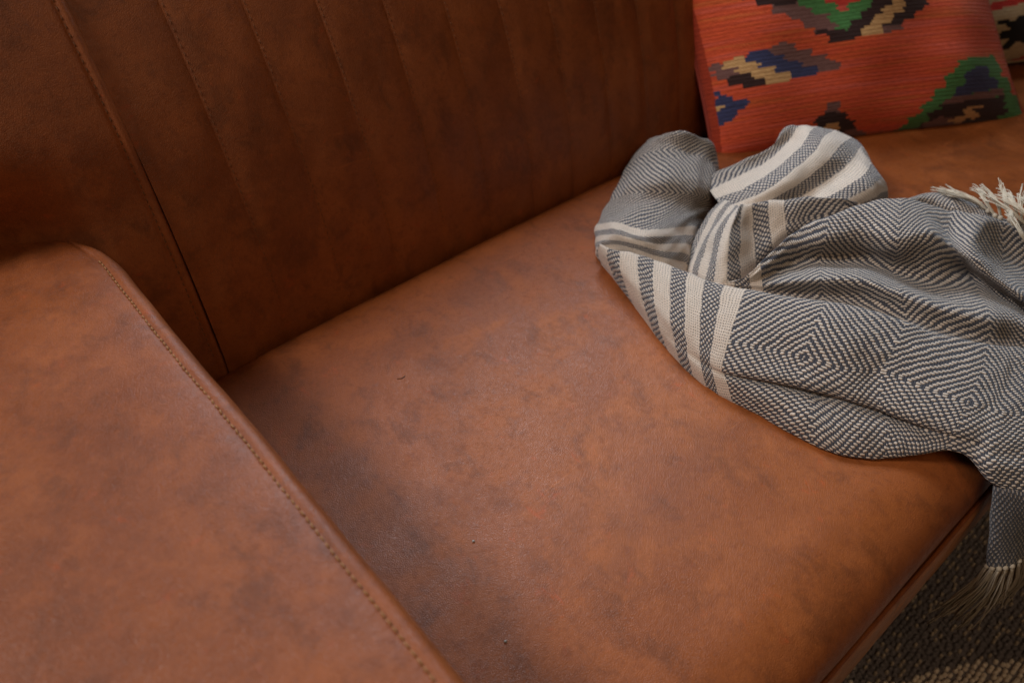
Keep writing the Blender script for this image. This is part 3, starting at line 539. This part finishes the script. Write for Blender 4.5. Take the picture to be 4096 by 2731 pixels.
for pname, (S, anchor, arr) in BLANKET.items():
    A = np.array(arr, dtype=float)/10000.
    nr, nc = (10, 10)
    G = dense(dense(A, nr, 0), nc, 1)
    G = smooth_grid(G, 10)
    srow = np.concatenate([np.linspace(S[k], S[k+1], nc, endpoint=False) for k in range(len(S)-1)]+[[S[-1]]])
    seg = np.linalg.norm(np.diff(G, axis=0), axis=2)
    cum = np.concatenate([np.zeros((1, G.shape[1])), np.cumsum(seg, axis=0)])
    cum -= cum[anchor*nr][None, :]
    kern = np.ones(9)/9.
    pad = np.pad(cum, ((0, 0), (4, 4)), mode='edge')
    cum = np.stack([np.convolve(pad[r], kern, mode='valid') for r in range(len(pad))])
    tt = cum/(UNIT*(.92 if pname == 'loop' else 1.55 if pname == 'tail' else 1.))+(0. if pname in ('main', 'mid') else 2.3)
    N_ = lattice_normals(G)
    off = dict(main=0, loop=11, mid=23, top=37, rear=51, tail=63)[pname]
    W = np.zeros(G.shape[:2])
    for r in range(G.shape[0]):
        for c in range(G.shape[1]):
            s_, t_ = srow[c]*UNIT, tt[r, c]*UNIT
            W[r, c] = (.0016 if pname in ('main', 'rear', 'tail') else .0034)*mnoise.noise(Vector((s_*22+off, t_*30, 0)))+.0012*mnoise.noise(Vector((s_*60, t_*55+off, 3)))
    edge = np.ones(G.shape[:2]); 
    G = G+N_*W[..., None]
    b0 = len(BV); R, C = G.shape[:2]
    BV.extend(map(tuple, G.reshape(-1, 3)))
    BUV.extend((float(srow[c]), float(tt[r, c])) for r in range(R) for c in range(C))
    BF.extend((b0+r*C+c, b0+r*C+c+1, b0+(r+1)*C+c+1, b0+(r+1)*C+c) for r in range(R-1) for c in range(C-1))
cloth = mesh_obj('cloth', BV, BF, WEAVE, BR, uvs=BUV)
# fringe
def crv(pts, n):
    A = np.array(pts, dtype=float); return dense(A, n, 0)
def tassel(pts, strands, spread, r=.00062, wave=1.0):
    C = crv(pts, 5); V, Fc = [], []
    for q in range(strands):
        a = random.uniform(0, 2*math.pi); d = spread*math.sqrt(random.random())
        o = np.array((math.cos(a)*d, math.sin(a)*d*.8, math.sin(a)*d*.6))
        ln = random.uniform(.66, 1.0); ph = random.uniform(0, 6.28); fr = random.uniform(4, 9)
        L = []
        for k, c in enumerate(C):
            u = k/(len(C)-1)
            c2 = C[0]+(c-C[0])*1.0 if ln > .999 else c
            w = wave*.0014*math.sin(ph+fr*u)*u
            L.append(tuple(c2+o*(.30+.75*u+.5*u*u)+np.array((w, -w*.6, w*.4))))
        cut = max(4, int(round(len(L)*ln)))
        tube(V, Fc, L[:cut], r, 4, r*.8)
    return V, Fc
for T in REAR_TASSELS:
    pts = np.array(T, dtype=float)/10000.
    V, Fc = tassel(pts, 15, .0052)
    k0 = pts[0]+(pts[1]-pts[0])*.18
    blob(V, Fc, tuple(k0), .0032, .0032, .0030)
    mesh_obj('tassel', V, Fc, YARN, BR)
for T in TAIL_TASSELS:
    pts = np.array(T, dtype=float)/10000.
    V, Fc = tassel(pts, 18, .0074, .00078, 4.2)
    blob(V, Fc, tuple(pts[0]), .0035, .0030, .0030)
    mesh_obj('tassel', V, Fc, YARN_TAIL, BR)

# ---------------------------------------------------------------- rug
RUG = empty('rug', (.9, -.15, 0.), 'dark brown looped wool rug with cream patches on the floor before the sofa', 'rug')
V, Fc = [], []; rounded_box(V, Fc, .0, 1.9, -1.2, .30, .003, .010, .003)
mesh_obj('backing', V, Fc, RUG_DARK, RUG)
def cream_zone(x, y):
    # pale curved field, nearest the viewer
    return ((x-RUGC[0])*RUGC[2]+(y-RUGC[1])*RUGC[3]) > .012*math.sin(9*x+2)+.006*math.sin(31*x)
RUGC = (.70, .018, -.6, -.8)
VD, FD, VT, FT, VC, FC2 = [], [], [], [], [], []
px, py = .0086, .0072
for j in range(int(.62/py)):
    for i in range(int(.95/px)):
        x = .28+i*px+(.5*px if j % 2 else 0)+random.uniform(-.0018, .0018); y = -.42+j*py+random.uniform(-.0016, .0016)
        h = .0050+.0022*random.random()
        tgt = (VC, FC2) if cream_zone(x, y) else ((VT, FT) if random.random() < .30 else (VD, FD))
        sc = .72 if tgt[0] is VT else 1.0
        blob(tgt[0], tgt[1], (x, y, .0105+(.0012 if sc < 1 else 0)), .0046*sc*random.uniform(.8, 1.15), .0036*sc, h, 6, 3)
mesh_obj('pile', VD, FD, RUG_DARK, RUG, kind='stuff')
mesh_obj('pile', VT, FT, RUG_TAN, RUG, kind='stuff', label='tan flecks of wool in the dark pile')
mesh_obj('pile', VC, FC2, RUG_CREAM, RUG, kind='stuff', label='cream wool field of the rug')

# ---------------------------------------------------------------- lint
def lint(x, y, label, kind='fluff'):
    z = seat_z(x, y)
    V, Fc = [], []
    if kind == 'fluff':
        for q in range(5):
            a = random.uniform(0, 6.28); r = .0011
            tube(V, Fc, [(x-math.cos(a)*r, y-math.sin(a)*r, z+.0006), (x+random.uniform(-.0004, .0004), y, z+.0014), (x+math.cos(a)*r, y+math.sin(a)*r, z+.0007)], .00045, 4)
        o = mesh_obj('lint_fleck', V, Fc, LINT)
    else:
        tube(V, Fc, [(x-.0045, y+.002, z+.0004), (x-.001, y-.0004, z+.0006), (x+.003, y-.0007, z+.0006), (x+.0045, y+.001, z+.0004)], .00032, 4)
        o = mesh_obj('loose_thread', V, Fc, DARKWOOD)
    o['label'] = label; o['category'] = 'lint' if kind == 'fluff' else 'thread'
lint(0.1918, 0.2292, 'pale lint fleck near the front of the leather seat', 'fluff')
lint(0.2292, 0.3159, 'tiny pale lint fleck at the middle of the seat', 'fluff')
lint(0.2949, 0.5171, 'short dark loose thread on the rear of the leather seat', 'thread')
